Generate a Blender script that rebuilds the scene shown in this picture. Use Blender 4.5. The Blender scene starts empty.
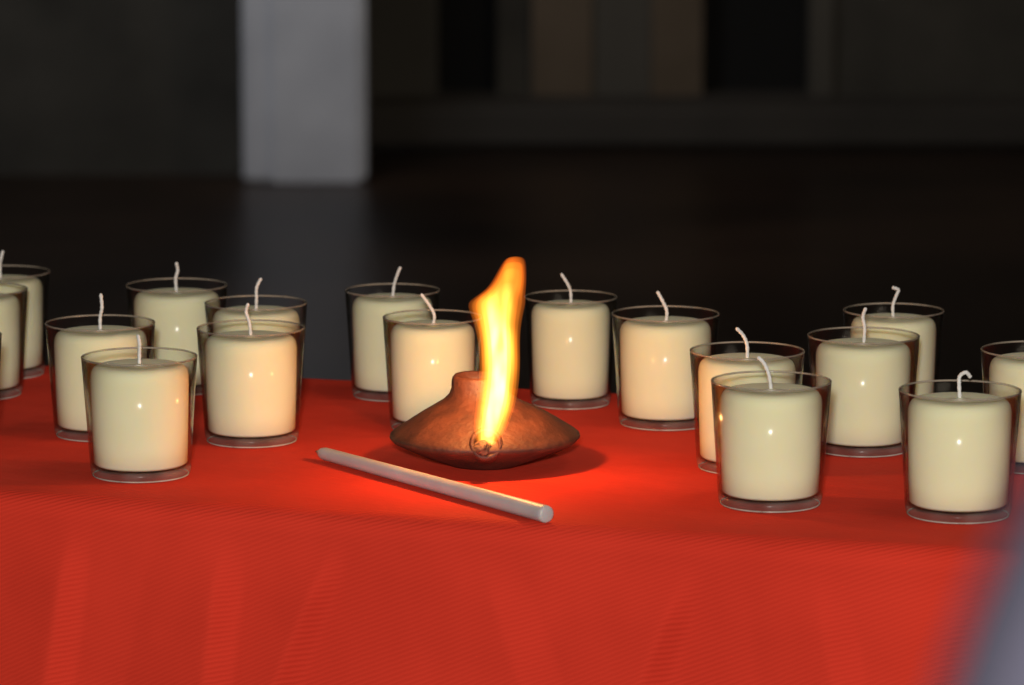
import bpy, bmesh, math, random
from mathutils import Vector, noise
random.seed(4)
scene = bpy.context.scene
try:
    scene.view_settings.view_transform = 'Standard'
    scene.view_settings.look = 'None'
except Exception as e:
    print(e)
TZ = 0.75

# ------------------------------------------------------------ helpers
def new_mat(name):
    m = bpy.data.materials.new(name); m.use_nodes = True
    nt = m.node_tree; nt.nodes.clear()
    out = nt.nodes.new('ShaderNodeOutputMaterial')
    return m, nt, out
def N(nt, t, **kw):
    n = nt.nodes.new(t)
    for k, v in kw.items():
        if k in n.inputs.keys(): n.inputs[k].default_value = v
        else: setattr(n, k, v)
    return n
def principled(name, c1, c2=None, scale=5.0, rough=0.6, bump=0.0, bscale=None, detail=4, **kw):
    m, nt, out = new_mat(name)
    b = N(nt, 'ShaderNodeBsdfPrincipled'); b.inputs['Roughness'].default_value = rough
    for k, v in kw.items(): b.inputs[k.replace('_', ' ')].default_value = v
    tc = N(nt, 'ShaderNodeTexCoord')
    nz = N(nt, 'ShaderNodeTexNoise'); nz.inputs['Scale'].default_value = scale; nz.inputs['Detail'].default_value = detail
    nt.links.new(tc.outputs['Object'], nz.inputs['Vector'])
    r = N(nt, 'ShaderNodeValToRGB')
    r.color_ramp.elements[0].position = 0.3; r.color_ramp.elements[1].position = 0.7
    r.color_ramp.elements[0].color = (*c1, 1); r.color_ramp.elements[1].color = (*(c2 or c1), 1)
    nt.links.new(nz.outputs[0], r.inputs[0]); nt.links.new(r.outputs[0], b.inputs['Base Color'])
    if bump:
        n2 = N(nt, 'ShaderNodeTexNoise'); n2.inputs['Scale'].default_value = bscale or scale * 5
        nt.links.new(tc.outputs['Object'], n2.inputs['Vector'])
        bp = N(nt, 'ShaderNodeBump'); bp.inputs['Strength'].default_value = bump; bp.inputs['Distance'].default_value = 0.002
        nt.links.new(n2.outputs[0], bp.inputs['Height']); nt.links.new(bp.outputs[0], b.inputs['Normal'])
    nt.links.new(b.outputs[0], out.inputs[0])
    return m
def mesh_obj(name, verts, faces, mat=None, smooth=True, parent=None, loc=(0,0,0)):
    me = bpy.data.meshes.new(name); me.from_pydata(verts, [], faces); me.update()
    bm = bmesh.new(); bm.from_mesh(me); bmesh.ops.recalc_face_normals(bm, faces=bm.faces); bm.to_mesh(me); bm.free()
    if mat: me.materials.append(mat)
    for p in me.polygons: p.use_smooth = smooth
    o = bpy.data.objects.new(name, me); scene.collection.objects.link(o); o.location = loc
    if parent: o.parent = parent
    return o
def lathe_data(profile, seg=64, closed=False, cx=lambda z: 0.0):
    v, f, rings = [], [], []
    for r, z in profile:
        if r < 1e-6: rings.append([len(v)]); v.append((cx(z), 0, z))
        else:
            rings.append(list(range(len(v), len(v) + seg)))
            for i in range(seg):
                a = 2 * math.pi * i / seg; v.append((cx(z) + r * math.cos(a), r * math.sin(a), z))
    pairs = list(zip(rings[:-1], rings[1:]))
    if closed: pairs.append((rings[-1], rings[0]))
    for A, B in pairs:
        for i in range(seg):
            j = (i + 1) % seg
            if len(A) == 1 and len(B) == 1: continue
            if len(A) == 1: f.append((A[0], B[j], B[i]))
            elif len(B) == 1: f.append((A[i], A[j], B[0]))
            else: f.append((A[i], A[j], B[j], B[i]))
    return v, f
def loft(rings):  # list of lists of points same count, capped
    v, f = [], []; n = len(rings[0])
    for R in rings: v += [tuple(p) for p in R]
    for k in range(len(rings) - 1):
        for i in range(n):
            j = (i + 1) % n
            f.append((k*n+i, k*n+j, (k+1)*n+j, (k+1)*n+i))
    f.append(tuple(range(n))); f.append(tuple(range((len(rings)-1)*n, len(rings)*n)))
    return v, f
def tube(points, radii, seg=10):
    rings = []
    pts = [Vector(p) for p in points]
    for k, p in enumerate(pts):
        d = (pts[min(k+1, len(pts)-1)] - pts[max(k-1, 0)]).normalized()
        up = Vector((0, 1, 0)) if abs(d.y) < 0.9 else Vector((0, 0, 1))
        s = d.cross(up).normalized(); t = d.cross(s).normalized()
        rings.append([p + s*radii[k]*math.cos(2*math.pi*i/seg) + t*radii[k]*math.sin(2*math.pi*i/seg) for i in range(seg)])
    return loft(rings)
def smooth_path(pts, n=12):
    pts = [Vector(p) for p in pts]; P = [pts[0]] + pts + [pts[-1]]; out = []
    for i in range(1, len(P) - 2):
        for k in range(n):
            t = k / n; a, b, c, d = P[i-1], P[i], P[i+1], P[i+2]
            out.append(0.5*((2*b)+(c-a)*t+(2*a-5*b+4*c-d)*t*t+(3*b-a-3*c+d)*t**3))
    out.append(pts[-1]); return out
def box(name, lo, hi, mat, bevel=0.0, parent=None):
    bm = bmesh.new(); bmesh.ops.create_cube(bm, size=1)
    for v in bm.verts:
        v.co = Vector([(lo[i]+hi[i])/2 + v.co[i]*(hi[i]-lo[i]) for i in range(3)])
    if bevel: bmesh.ops.bevel(bm, geom=bm.edges[:], offset=bevel, segments=3, affect='EDGES')
    me = bpy.data.meshes.new(name); bm.to_mesh(me); bm.free(); me.materials.append(mat)
    o = bpy.data.objects.new(name, me); scene.collection.objects.link(o)
    if parent: o.parent = parent
    return o
def empty(name, loc=(0,0,0), rz=0):
    e = bpy.data.objects.new(name, None); e.empty_display_size = 0.05; scene.collection.objects.link(e)
    e.location = loc; e.rotation_euler = (0, 0, rz); return e

# ------------------------------------------------------------ materials
wax_mat = principled('candle_wax', (0.87, 0.82, 0.56), (0.92, 0.87, 0.61), scale=25, rough=0.75,
                     Subsurface_Weight=0.6, Subsurface_Scale=0.012, Specular_IOR_Level=0.1)
wax_mat.node_tree.nodes['Principled BSDF'].inputs['Subsurface Radius'].default_value = (1.0, 0.8, 0.42)
white_wax = principled('white_wax', (0.47, 0.42, 0.42), (0.55, 0.50, 0.50), scale=40, rough=0.45,
                       Subsurface_Weight=0.3, Subsurface_Scale=0.006)
wick_mat = principled('cotton_wick', (0.62, 0.60, 0.58), (0.8, 0.78, 0.76), scale=900, rough=0.9)
char_mat = principled('charred_wick', (0.03, 0.015, 0.01), (0.34, 0.16, 0.08), scale=260, rough=0.9, bump=0.8, bscale=500)
clay_mat = principled('terracotta_clay', (0.048, 0.015, 0.009), (0.135, 0.040, 0.020), scale=60, rough=0.62, bump=0.35, bscale=260, detail=8)

def glass_material(name, edge=(0.70, 0.66, 0.60), base=0.008, gain=1.0):
    m, nt, out = new_mat(name)
    lw = N(nt, 'ShaderNodeLayerWeight'); lw.inputs['Blend'].default_value = 0.5
    p5 = N(nt, 'ShaderNodeMath', operation='POWER'); p5.inputs[1].default_value = 4.5
    ma = N(nt, 'ShaderNodeMath', operation='MULTIPLY_ADD'); ma.inputs[1].default_value = gain-base; ma.inputs[2].default_value = base
    p3 = N(nt, 'ShaderNodeMath', operation='POWER'); p3.inputs[1].default_value = 4.5
    mx = N(nt, 'ShaderNodeMix', data_type='RGBA')
    mx.inputs[6].default_value = (0.985, 0.985, 0.975, 1); mx.inputs[7].default_value = (*edge, 1)
    tr = N(nt, 'ShaderNodeBsdfTransparent'); gl = N(nt, 'ShaderNodeBsdfGlossy'); gl.inputs['Roughness'].default_value = 0.16
    ms = N(nt, 'ShaderNodeMixShader'); L = nt.links.new
    L(lw.outputs['Facing'], p5.inputs[0]); L(p5.outputs[0], ma.inputs[0]); L(lw.outputs['Facing'], p3.inputs[0])
    L(p3.outputs[0], mx.inputs[0]); L(mx.outputs[2], tr.inputs['Color'])
    L(ma.outputs[0], ms.inputs[0]); L(tr.outputs[0], ms.inputs[1]); L(gl.outputs[0], ms.inputs[2]); L(ms.outputs[0], out.inputs[0])
    return m
glass_mat = glass_material('clear_glass')
def thick_glass(name, amt, col):
    m, nt, out = new_mat(name); L = nt.links.new
    tr = N(nt, 'ShaderNodeBsdfTransparent'); tr.inputs[0].default_value = (0.92, 0.92, 0.90, 1)
    df = N(nt, 'ShaderNodeBsdfPrincipled'); df.inputs['Base Color'].default_value = (*col, 1); df.inputs['Roughness'].default_value = 0.2
    nz = N(nt, 'ShaderNodeTexNoise'); nz.inputs['Scale'].default_value = 60
    tc = N(nt, 'ShaderNodeTexCoord'); L(tc.outputs['Object'], nz.inputs['Vector'])
    mr = N(nt, 'ShaderNodeMapRange'); mr.inputs[1].default_value = 0.3; mr.inputs[2].default_value = 0.7
    mr.inputs[3].default_value = amt*0.5; mr.inputs[4].default_value = amt*1.5
    ms = N(nt, 'ShaderNodeMixShader'); L(nz.outputs[0], mr.inputs[0]); L(mr.outputs[0], ms.inputs[0])
    L(tr.outputs[0], ms.inputs[1]); L(df.outputs[0], ms.inputs[2]); L(ms.outputs[0], out.inputs[0]); return m
rim_mat = thick_glass('glass_rim_glint', 0.45, (0.42, 0.35, 0.28))  # light caught by the rim is put into this beige colour
foot_mat = thick_glass('glass_foot', 0.10, (0.70, 0.60, 0.54))
foot_edge_mat = thick_glass('glass_foot_glint', 0.5, (0.8, 0.72, 0.66))  # whitish colour imitates the bright refraction line around the clear foot

# red cloth
m, nt, out = new_mat('red_tablecloth_fabric'); cloth_mat = m
b = N(nt, 'ShaderNodeBsdfPrincipled'); b.inputs['Roughness'].default_value = 0.85
b.inputs['Specular IOR Level'].default_value = 0.08
b.inputs['Sheen Weight'].default_value = 0.12; b.inputs['Sheen Roughness'].default_value = 0.5
b.inputs['Sheen Tint'].default_value = (1, 0.10, 0.05, 1)
tc = N(nt, 'ShaderNodeTexCoord'); L = nt.links.new
mp = N(nt, 'ShaderNodeMapping'); mp.inputs['Rotation'].default_value = (0.5, 0.35, 0.5)
L(tc.outputs['Object'], mp.inputs['Vector'])
wv = N(nt, 'ShaderNodeTexWave'); wv.inputs['Scale'].default_value = 135; wv.inputs['Distortion'].default_value = 1.2
wv.inputs['Detail'].default_value = 2; wv.inputs['Detail Scale'].default_value = 1.5; wv.bands_direction = 'Z'
L(mp.outputs[0], wv.inputs['Vector'])
nz = N(nt, 'ShaderNodeTexNoise'); nz.inputs['Scale'].default_value = 6; nz.inputs['Detail'].default_value = 3
L(tc.outputs['Object'], nz.inputs['Vector'])
ad = N(nt, 'ShaderNodeMath', operation='MULTIPLY_ADD'); ad.inputs[1].default_value = 0.2
L(wv.outputs[0], ad.inputs[0]); L(nz.outputs[0], ad.inputs[2])
r = N(nt, 'ShaderNodeValToRGB'); r.color_ramp.elements[0].position = 0.35; r.color_ramp.elements[1].position = 0.8
r.color_ramp.elements[0].color = (0.58, 0.033, 0.017, 1); r.color_ramp.elements[1].color = (0.70, 0.043, 0.022, 1)
L(ad.outputs[0], r.inputs[0]); L(r.outputs[0], b.inputs['Base Color'])
n3 = N(nt, 'ShaderNodeTexNoise'); n3.inputs['Scale'].default_value = 14; n3.inputs['Detail'].default_value = 2
L(tc.outputs['Object'], n3.inputs['Vector'])
b1 = N(nt, 'ShaderNodeBump'); b1.inputs['Strength'].default_value = 0.35; b1.inputs['Distance'].default_value = 0.0006
b2 = N(nt, 'ShaderNodeBump'); b2.inputs['Strength'].default_value = 0.6; b2.inputs['Distance'].default_value = 0.008
L(n3.outputs[0], b2.inputs['Height']); L(b2.outputs[0], b1.inputs['Normal']); L(wv.outputs[0], b1.inputs['Height'])
L(b1.outputs[0], b.inputs['Normal']); L(b.outputs[0], out.inputs[0])

wood_mat = principled('dark_wood', (0.09, 0.045, 0.022), (0.15, 0.08, 0.04), scale=12, rough=0.5)
wall_mat = principled('dim_plaster', (0.075, 0.069, 0.058), (0.110, 0.100, 0.083), scale=1.4, rough=0.9)
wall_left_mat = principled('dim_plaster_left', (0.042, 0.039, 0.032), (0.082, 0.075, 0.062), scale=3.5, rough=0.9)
wall_brown = principled('brown_plaster', (0.110, 0.082, 0.054), (0.17, 0.127, 0.088), scale=2.0, rough=0.9)
dark_mat = principled('dark_interior', (0.004, 0.004, 0.004), rough=0.9)  # near-black colour for the shade inside the openings
pillar_mat = principled('white_pillar_paint', (0.62, 0.64, 0.70), (0.80, 0.82, 0.88), scale=4.0, rough=0.7)
floor_mat = principled('polished_dark_floor', (0.009, 0.006, 0.005), (0.036, 0.021, 0.014), scale=0.9, rough=0.34, Specular_IOR_Level=0.12)
step_mat = principled('stone_step', (0.036, 0.032, 0.027), (0.060, 0.052, 0.044), scale=2.0, rough=0.8)
ceil_mat = principled('ceiling_paint', (0.25, 0.24, 0.22), rough=0.9)

# ------------------------------------------------------------ room
box('floor', (-3.2, -2.2, -0.1), (3.2, 13.5, 0), floor_mat)
box('ceiling', (-3.2, -2.2, 3.0), (3.2, 13.5, 3.1), ceil_mat)
box('wall_left', (-3.2, -2.2, 0), (-3.0, 13.5, 3.0), wall_mat)
box('wall_right', (3.0, -2.2, 0), (3.2, 13.5, 3.0), wall_mat)
box('wall_rear', (-3.0, -2.2, 0), (3.0, -2.0, 3.0), wall_mat)
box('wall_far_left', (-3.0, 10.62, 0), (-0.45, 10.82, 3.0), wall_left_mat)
Yb = 11.65; ST = 0.13
bw = empty('wall_back')
def seg(x0, x1, mat, y=Yb, nm='wall_panel'):
    return box(nm, (x0, y, 0), (x1, y + 0.2, 3.0), mat, parent=bw)
seg(-0.45, -0.225, wall_mat)
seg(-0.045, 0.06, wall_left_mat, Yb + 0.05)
seg(0.06, 0.24, wall_brown)
seg(0.24, 0.42, wall_mat, Yb + 0.03)
seg(0.42, 0.575, wall_brown)
seg(0.90, 0.97, wall_mat, Yb + 0.02)
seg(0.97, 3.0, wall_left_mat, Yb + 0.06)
for nm, x0, x1 in (('a', -0.225, -0.045), ('b', 0.575, 0.90)):
    box('doorway_lintel_'+nm, (x0, Yb, 2.2), (x1, Yb+0.2, 3.0), wall_mat, parent=bw)
    box('doorway_sill_'+nm, (x0, Yb, 0), (x1, Yb+0.15, ST), step_mat, parent=bw)
    box('opening_shade_'+nm, (x0, Yb+0.15, 0), (x1, Yb+0.2, 2.2), dark_mat, parent=bw)  # black sheet standing in for the darkness of the opening, no actual door
box('stone_step', (-0.44, 11.29, 0), (2.99, 11.645, ST), step_mat, bevel=0.02)
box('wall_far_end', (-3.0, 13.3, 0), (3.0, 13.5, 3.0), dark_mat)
pl = empty('white_pillar')
box('shaft', (-0.730, 10.42, 0), (-0.397, 10.61, 3.0), pillar_mat, bevel=0.012, parent=pl)
box('front_strip', (-0.650, 10.405, 0.0), (-0.415, 10.43, 3.0), pillar_mat, bevel=0.004, parent=pl)

# ------------------------------------------------------------ table + cloth
ANG = -math.radians(16.5)
TH = empty('folding_table', (0, 0, 0)); 
ox, oy = 0.0, 2.03
TH.location = (ox, oy, 0); TH.rotation_euler = (0, 0, ANG)
Lh, Dp = 0.95, 0.44
box('table_top', (-Lh+0.012, 0.012, TZ-0.035), (Lh-0.012, Dp-0.012, TZ-0.004), wood_mat, 0.004, TH)
for i, (a, c) in enumerate([(-Lh+0.06, 0.05), (Lh-0.06, 0.05), (-Lh+0.06, Dp-0.05), (Lh-0.06, Dp-0.05)]):
    box('leg_%d' % (i+1), (a-0.02, c-0.02, 0), (a+0.02, c+0.02, TZ-0.033), wood_mat, 0.003, TH)
def perim(x0, x1, y0, y1, rad, step):
    pts = []
    def line(a, b):
        n = max(2, int((Vector(b)-Vector(a)).length/step))
        for k in range(n): pts.append(Vector(a).lerp(Vector(b), k/n))
    def arc(c, a0):
        n = 10
        for k in range(n):
            t = a0 + math.pi/2*k/n; pts.append(Vector((c[0]+rad*math.cos(t), c[1]+rad*math.sin(t))))
    line((x0+rad, y0), (x1-rad, y0)); arc((x1-rad, y0+rad), -math.pi/2)
    line((x1, y0+rad), (x1, y1-rad)); arc((x1-rad, y1-rad), 0)
    line((x1-rad, y1), (x0+rad, y1)); arc((x0+rad, y1-rad), math.pi/2)
    line((x0, y1-rad), (x0, y0+rad)); arc((x0+rad, y0+rad), math.pi)
    return pts
P = perim(-Lh, Lh, 0, Dp, 0.04, 0.002); n = len(P)
nor = []
s = [0.0]
for i in range(n):
    d = (P[(i+1) % n] - P[i-1]).normalized(); nor.append(Vector((d.y, -d.x)))
    if i: s.append(s[-1] + (P[i]-P[i-1]).length)
tot = s[-1]
S0 = Lh - 0.04   # s at u = 0
random.seed(11)
# (centre, half width left of crease, half width right, depth, shear)
folds = [(S0-0.255, 0.05, 0.018, 0.010, -0.15), (S0-0.165, 0.055, 0.018, 0.012, -0.10), (S0-0.100, 0.05, 0.016, 0.012, -0.40),
         (S0-0.02, 0.06, 0.03, 0.006, 0.35), (S0+0.098, 0.075, 0.017, 0.013, -0.36), (S0+0.165, 0.05, 0.022, 0.008, 0.2), (S0+0.245, 0.06, 0.020, 0.010, -0.25)]
pos = S0+0.33
while pos < tot + S0 - 0.33:
    folds.append((pos % tot, random.uniform(0.04, 0.065), random.uniform(0.02, 0.03), random.uniform(0.008, 0.013), random.uniform(-0.4, 0.4)))
    pos += random.uniform(0.06, 0.11)
def skirt(si, dep):
    d = 0.0
    g = 0.75+1.6*min(dep, .3)
    for (p, wl, wr, a, sh) in folds:
        q = (si - p - sh*min(dep, .3) + tot/2) % tot - tot/2
        x = q/(wl*g) if q < 0 else q/(wr*g)
        if abs(x) < 1:
            ax = math.sqrt(x*x+0.004)
            t = max(0.0, 1-ax); d += a*t**1.2
    e = min(1.0, dep/0.035); e = e*e*(3-2*e)
    return d*e*(0.6+1.8*min(dep, 0.35)) + dep*0.05
R = 0.013
rows = []
for ins in (0.037, 0.03, 0.02, 0.0135): rows.append((ins, 0, 0))
for k in range(0, 9):
    t = math.pi/2*k/8; rows.append((R*(1-math.sin(t)), -R*(1-math.cos(t)), 0))
deps = [0.0022*k for k in range(1, 50)] + [0.108 + 0.51*(k/25)**1.2 for k in range(1, 26)]
for dep in deps: rows.append((0, -R-dep, dep))
verts, faces = [], []
for (ins, z, dep) in rows:
    for i in range(n):
        base = P[i] - nor[i]*ins
        off = skirt(s[i], dep) if dep > 0 else 0
        if dep == 0 and ins < R: off = 0.0035*noise.noise(Vector((s[i]*9, 0, 5)))*(1-ins/R)
        elif dep > 0: off += 0.0035*noise.noise(Vector((s[i]*9, 0, 5)))
        base = base + nor[i]*off
        verts.append((base.x, base.y, TZ + z))
for k in range(len(rows)-1):
    for i in range(n):
        j = (i+1) % n; faces.append((k*n+i, k*n+j, (k+1)*n+j, (k+1)*n+i))
faces.append(tuple(range(n)))
cl = mesh_obj('red_tablecloth', verts, faces, cloth_mat); cl.location = (ox, oy, 0); cl.rotation_euler = (0, 0, ANG)

# ------------------------------------------------------------ votive candles
H = 0.069
gp = [(0.0288, 0.0060), (0.0306, 0.034), (0.0330, H-0.0004), (0.0322, H-0.0004), (0.0299, 0.034), (0.0281, 0.0075), (0.0270, 0.0062), (0, 0.0060)]
gv, gf = lathe_data(gp, 72)
fp = [(0, 0.0002), (0.0262, 0.0002), (0.0276, 0.0008), (0.0284, 0.0022), (0.0288, 0.0058), (0.0268, 0.0060), (0, 0.0058)]
fv, ff = lathe_data(fp, 72)
wp = [(0, 0.0066), (0.0250, 0.0066), (0.0266, 0.0080), (0.0271, 0.020), (0.0276, 0.040), (0.0280, 0.0550), (0.0279, 0.0580), (0.0273, 0.0605), (0.0262, 0.0624),
      (0.0245, 0.0636), (0.0218, 0.0641), (0.012, 0.0632), (0.005, 0.0633), (0.0022, 0.0642), (0, 0.0650)]
wv_, wf = lathe_data(wp, 64)
def torus(R0, r0, z, seg=72, m=8):
    v, f = [], []
    for i in range(seg):
        a = 2*math.pi*i/seg
        for k in range(m):
            t = 2*math.pi*k/m; rr = R0 + r0*math.cos(t); v.append((rr*math.cos(a), rr*math.sin(a), z + r0*math.sin(t)))
    for i in range(seg):
        for k in range(m):
            f.append((i*m+k, ((i+1) % seg)*m+k, ((i+1) % seg)*m+(k+1) % m, i*m+(k+1) % m))
    return v, f
px = 0.00058
C = [
 (0.2419, 2.0556, 1.0, [(0,0),(-1,12),(0,20),(5,24),(10,19)]),
 (0.1420, 2.0865, 1.0, [(0,0),(-2,12),(-7,24),(-13,30)]),
 (-0.2124, 2.1725, 1.0, [(0,0),(0,10),(1,20),(-1,29)]),
 (-0.1562, 2.2826, 0.98, [(0,0),(-1,12),(-5,24),(-2,33)]),
 (-0.2484, 2.3032, 1.0, [(0,0),(0,12),(2,24),(1,38)]),
 (0.2075, 2.2524, 1.0, [(0,0),(1,15),(-1,26),(2,36)]),
 (0.0942, 2.3418, 1.0, [(0,0),(1,10),(-4,22),(-9,31)]),
 (0.0371, 2.4154, 0.89, [(0,0),(0,12),(-4,22),(-12,33)]),
 (-0.0484, 2.3276, 0.92, [(0,0),(2,9),(-4,20),(-13,32)]),
 (-0.0765, 2.4461, 0.92, [(0,0),(2,12),(6,25),(10,33)]),
 (-0.2166, 2.4695, 0.99, [(0,0),(-1,14),(1,24),(0,33)]),
 (-0.1601, 2.3890, 0.97, [(0,0),(1,12),(1,24),(6,34)]),
 (-0.3390, 2.5330, 1.0, [(0,0),(0,14),(2,24),(4,32)]),
 (-0.3436, 2.4500, 1.0, [(0,0),(1,14),(-2,30)]),
 (-0.3344, 2.2524, 1.0, [(0,0),(-1,14),(2,30)]),
 (0.1353, 2.1944, 1.0, [(0,0),(0,12),(-4,22),(-11,30)]),
 (0.2354, 2.3561, 0.94, [(0,0),(-1,12),(3,24),(5,29),(-2,32)]),
 (0.3033, 2.1972, 1.0, [(0,0),(1,12),(4,28)]),
]
shared = []
for i, (x, y, ws, wk) in enumerate(C):
    e = empty('votive_candle', (x, y, TZ), random.uniform(-0.15, 0.15))
    if not shared:
        tv, tf = torus(0.0326, 0.0006, H-0.0003)
        t2v, t2f = torus(0.0272, 0.00045, 0.0009)
        for nm, vv_, ff_, mt in (('glass_cup', gv, gf, glass_mat), ('glass_foot', fv, ff, foot_mat), ('wax', wv_, wf, wax_mat),
                                 ('glass_rim', tv, tf, rim_mat), ('foot_ring', t2v, t2f, foot_edge_mat)):
            o = mesh_obj(nm, vv_, ff_, mt, parent=e); shared.append((nm, o.data))
    else:
        for nm, me in shared:
            o = bpy.data.objects.new(nm, me); scene.collection.objects.link(o); o.parent = e
    e.scale = (ws, ws, 1)
    pts = smooth_path([(0, 0, 0.0625)] + [(a*px, 0.0006*((k*7+i*3) % 5-2), 0.0645 + c*px) for k, (a, c) in enumerate(wk)][1:], 8)
    rad = [(0.00105 + 0.00015*math.sin(k*2.1)) if k < len(pts)-1 else 0.0006 for k in range(len(pts))]
    v, f = tube(pts, rad, 10); mesh_obj('wick', v, f, wick_mat, parent=e)

# ------------------------------------------------------------ clay oil lamp
LX, LY = -0.0157, 2.207
lamp = empty('clay_oil_lamp', (LX, LY, TZ))
def cxf(z):
    t = max(0, min(1, (z-0.028)/0.02)); return -0.0045*t
lp = [(0, 0.0004), (0.021, 0.0003), (0.0245, 0.0018), (0.036, 0.0060), (0.0475, 0.0112), (0.0535, 0.0145), (0.0552, 0.0163), (0.0548, 0.0180), (0.0525, 0.0200),
      (0.0445, 0.0252), (0.037, 0.0298), (0.0290, 0.0340), (0.0225, 0.0376), (0.0182, 0.0412), (0.0158, 0.0450), (0.0148, 0.0488), (0.0142, 0.0513), (0.0131, 0.0526),
      (0.0112, 0.0521), (0.0096, 0.0480), (0.0085, 0.0430), (0, 0.0420)]
v, f = lathe_data(lp, 96, cx=cxf)
v = [(a + 0.0006*noise.noise(Vector((a*60, b_*60, c*60))), b_ + 0.0006*noise.noise(Vector((a*60+9, b_*60, c*60))), c + (0.0008*noise.noise(Vector((a*45, b_*45, 7))) if c > 0.004 else 0)) for a, b_, c in v]
mesh_obj('lamp_body', v, f, clay_mat, parent=lamp)
def ring(c, r, tilt, n=28, sx=1.0):
    d = Vector((0, -math.cos(tilt), math.sin(tilt))); t = Vector((0, math.sin(tilt), math.cos(tilt)))
    return [Vector(c) + Vector((1, 0, 0))*r*sx*math.cos(2*math.pi*i/n) + t*r*math.sin(2*math.pi*i/n) for i in range(n)]
tl = math.radians(28)
rs = [ring((0.001, -0.022, 0.0165), 0.0125, tl*0.4, sx=1.2), ring((0.001, -0.034, 0.0178), 0.0115, tl*0.6, sx=1.1), ring((0.001, -0.044, 0.0192), 0.0102, tl*0.8), ring((0.001, -0.0505, 0.0207), 0.0096, tl),
      ring((0.001, -0.0525, 0.0216), 0.0089, tl), ring((0.001, -0.0522, 0.0215), 0.0070, tl), ring((0.001, -0.0480, 0.0200), 0.0060, tl), ring((0.001, -0.0400, 0.0180), 0.0045, tl)]
v, f = loft(rs); mesh_obj('spout', v, f, clay_mat, parent=lamp)
pts = smooth_path([(0.001, -0.040, 0.0185), (0.0005, -0.049, 0.0195), (-0.001, -0.0560, 0.0195), (-0.003, -0.0590, 0.0225)], 8)
v, f = tube(pts, [0.0036 + 0.0009*math.sin(k*1.3) for k in range(len(pts)-1)] + [0.0018], 12); mesh_obj('burning_wick', v, f, char_mat, parent=lamp)

def flame_mat(name, strength, col_lo, col_hi, stops, nlo=0.6, nhi=1.4):
    m, nt, out = new_mat(name); L = nt.links.new
    em = N(nt, 'ShaderNodeEmission'); tc = N(nt, 'ShaderNodeTexCoord')
    sp = N(nt, 'ShaderNodeSeparateXYZ'); L(tc.outputs['Generated'], sp.inputs[0])
    r = N(nt, 'ShaderNodeValToRGB'); cr = r.color_ramp
    cr.elements[0].position = 0.0; cr.elements[0].color = (*col_lo, 1); cr.elements[1].position = 0.92; cr.elements[1].color = (*col_hi, 1)
    e_ = cr.elements.new(0.6); e_.color = (*col_lo, 1)
    L(sp.outputs['Z'], r.inputs[0]); L(r.outputs[0], em.inputs['Color'])
    r2 = N(nt, 'ShaderNodeValToRGB'); c2 = r2.color_ramp
    c2.elements[0].position = 0.0; c2.elements[0].color = (stops[0][1],)*3+(1,)
    c2.elements[1].position = 1.0; c2.elements[1].color = (stops[-1][1],)*3+(1,)
    for p_, val in stops[1:-1]:
        e_ = c2.elements.new(p_); e_.color = (val,)*3+(1,)
    L(sp.outputs['Z'], r2.inputs[0])
    nz = N(nt, 'ShaderNodeTexNoise'); nz.inputs['Scale'].default_value = 60; nz.inputs['Detail'].default_value = 1
    mp = N(nt, 'ShaderNodeMapping'); mp.inputs['Scale'].default_value = (2.2, 1.5, 0.7)
    L(tc.outputs['Object'], mp.inputs[0]); L(mp.outputs[0], nz.inputs['Vector'])
    mr = N(nt, 'ShaderNodeMapRange'); mr.inputs[1].default_value = 0.3; mr.inputs[2].default_value = 0.7
    mr.inputs[3].default_value = nlo*strength; mr.inputs[4].default_value = nhi*strength
    L(nz.outputs[0], mr.inputs[0])
    mu = N(nt, 'ShaderNodeMath', operation='MULTIPLY'); L(r2.outputs[0], mu.inputs[0]); L(mr.outputs[0], mu.inputs[1]); L(mu.outputs[0], em.inputs['Strength'])
    L(em.outputs[0], out.inputs['Volume']); return m
FR = [(445,487,9),(437,488,14),(426,490.5,17.5),(410,494,19.5),(395,497,20.5),(375,499.5,20.5),(355,500,20.5),(338,499,21),(324,498,23),(313,497,26),
      (304,496.5,29),(299,497.5,28.5),(294,501.5,24),(288,506,20),(281,509,17.5),(274,511,15.5),(267,513,13.5),(261,514.5,11.5),(256,516,8)]
def flame(name, k, mat, z_end=0, z_start=999):
    rings = []
    sc = 0.000569
    for (y, cx_, hw) in FR:
        if z_end and y < z_end: break
        if y > z_start: continue
        z = 0.0214 + (442-y)*sc*1.012; x = (cx_-512)*sc - LX; w = hw*sc*k; dpt = min(hw, 15)*sc*k*0.85
        yy = -0.0555 + 0.004*math.sin(z*60)
        rings.append([Vector((x+w*math.cos(2*math.pi*i/24), yy+dpt*math.sin(2*math.pi*i/24), z)) for i in range(24)])
    v, f = loft(rings); o = mesh_obj(name, v, f, mat, parent=lamp)
    sb = o.modifiers.new('s', 'SUBSURF'); sb.levels = 1; sb.render_levels = 1
    return o
flame('flame', 1.0, flame_mat('flame_outer', 50, (1, 0.24, 0.016), (1, 0.15, 0.01), [(0, .8), (.2, 1), (.6, 1), (.85, 1), (1, .6)]))
flame('flame_layer_2', 0.88, flame_mat('flame_2', 85, (1, 0.31, 0.025), (1, 0.21, 0.015), [(0, .8), (.15, 1), (.6, 1), (.8, 1), (1, .6)]))
flame('flame_layer_3', 0.74, flame_mat('flame_3', 140, (1, 0.40, 0.045), (1, 0.26, 0.02), [(0, .8), (.15, 1), (.6, 1), (.8, .8), (1, .4)]), z_end=258)
flame('flame_layer_4', 0.56, flame_mat('flame_4', 220, (1, 0.53, 0.11), (1, 0.33, 0.04), [(0, .6), (.15, 1), (.6, 1), (.8, .5), (1, .2)], 0.4, 1.5), z_end=264)
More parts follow.
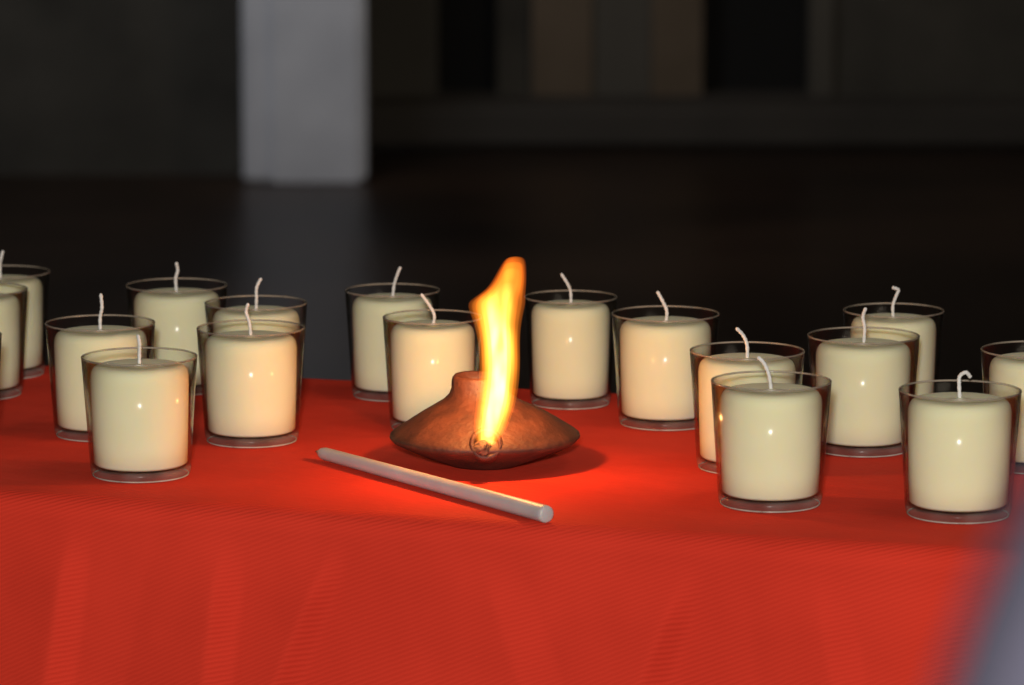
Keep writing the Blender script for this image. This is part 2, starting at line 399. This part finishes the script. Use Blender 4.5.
flame('flame_core', 0.38, flame_mat('flame_core', 420, (1, 0.66, 0.26), (1, 0.50, 0.12), [(0, .4), (.18, .7), (.4, 1), (.7, 1), (.85, .4), (1, .1)], 0.2, 1.5), z_end=275, z_start=438)
fl = bpy.data.lights.new('flame_light', 'POINT'); fl.energy = 0.62; fl.color = (1.0, 0.42, 0.12); fl.shadow_soft_size = 0.006
fo = bpy.data.objects.new('flame_light', fl); scene.collection.objects.link(fo); fo.parent = lamp; fo.location = (0.003, -0.0555, 0.076)

# ------------------------------------------------------------ taper candle lying on the cloth
a = Vector((-0.1134, 2.2198, TZ)); b_ = Vector((0.0190, 2.0330, TZ)); d = b_-a; ln = d.length
prof = [(0, 0), (0.0012, 0.0), (0.0014, 0.002), (0.0030, 0.004), (0.0038, 0.008), (0.0042, 0.09), (0.0047, ln-0.004), (0.0048, ln-0.0015), (0.0044, ln-0.0004), (0.0036, ln), (0, ln-0.0001)]
v, f = lathe_data(prof, 40)
tp = mesh_obj('taper_candle', v, f, white_wax)
dirv = Vector((d.x, d.y, 0.0)).normalized()
tp.rotation_euler = dirv.to_track_quat('Z', 'Y').to_euler(); tp.location = (a.x, a.y, TZ+0.0048)
v, f = tube([(0, 0, -0.002), (0.0003, 0, 0.0005), (0, 0, 0.003)], [0.0006, 0.0011, 0.0013], 8)
mesh_obj('wick_tip', v, f, char_mat, parent=tp)

# ------------------------------------------------------------ unidentified shape close to the viewer, built as a high-back chair
fab = principled('blue_grey_upholstery', (0.0130, 0.0125, 0.0175), (0.016, 0.0152, 0.0215), scale=30, rough=0.95)
fab.node_tree.nodes['Principled BSDF'].inputs['Specular IOR Level'].default_value = 0.0
ch = empty('chair_stand_in', (0.2535, 0.40, 0))
bk = []
for yy, ins in ((0.0, 0.01), (0.008, 0.0), (0.032, 0.0), (0.04, 0.01)):
    R_ = []
    for i in range(41):
        t = math.pi*i/40; R_.append(Vector((-(0.212-ins)*math.cos(t), yy, 1.0+(0.2-ins)*math.sin(t))))
    R_ += [Vector((0.212-ins, yy, 0.50)), Vector((-(0.212-ins), yy, 0.50))]
    bk.append(R_)
v, f = loft(bk); mesh_obj('backrest', v, f, fab, smooth=False, parent=ch)
box('seat', (-0.215, 0.02, 0.43), (0.215, 0.46, 0.50), fab, 0.02, ch)
for i, (a_, c_) in enumerate([(-0.19, 0.04), (0.19, 0.04), (-0.19, 0.43), (0.19, 0.43)]):
    box('leg_%d' % (i+1), (a_-0.018, c_-0.018, 0), (a_+0.018, c_+0.018, 0.435), wood_mat, 0.003, ch)

# ------------------------------------------------------------ lights
def area(name, loc, target, size, energy, color):
    l = bpy.data.lights.new(name, 'AREA'); l.size = size; l.energy = energy; l.color = color
    o = bpy.data.objects.new(name, l); scene.collection.objects.link(o); o.location = loc
    o.rotation_euler = (Vector(target)-Vector(loc)).to_track_quat('-Z', 'Y').to_euler(); return o
area('camera_flash', (-0.03, -0.03, 1.28), (0.0, 2.2, 0.8), 0.07, 35, (1.0, 0.97, 0.90))
area('fill_light_table', (0.9, 1.8, 2.9), (0.0, 2.3, 0.7), 0.6, 5.5, (1.0, 0.84, 0.64))  # unseen fill lamp, added to brighten the table top
area('fill_light_pillar', (-0.9, 8.6, 2.9), (-0.6, 10.5, 0.6), 0.6, 24, (0.94, 0.95, 1.0))  # added fill with no visible fixture, lifts the pillar
area('fill_light_back_wall', (1.0, 9.0, 2.9), (0.9, 11.6, 0.5), 0.6, 13, (1.0, 0.82, 0.62))  # second added fill out of view, brightens the back walls
w = bpy.data.worlds.new('dim_world'); scene.world = w; w.use_nodes = True
w.node_tree.nodes['Background'].inputs[0].default_value = (0.02, 0.02, 0.022, 1)

# ------------------------------------------------------------ camera
cam = bpy.data.cameras.new('camera'); co = bpy.data.objects.new('camera', cam); scene.collection.objects.link(co)
co.location = (0, 0, 1.16); co.rotation_euler = (math.radians(90-8.72), 0, 0)
cam.lens = 135.7; cam.sensor_width = 36; cam.clip_start = 0.02
cam.dof.use_dof = True; cam.dof.focus_distance = 2.19; cam.dof.aperture_fstop = 12.0
scene.camera = co
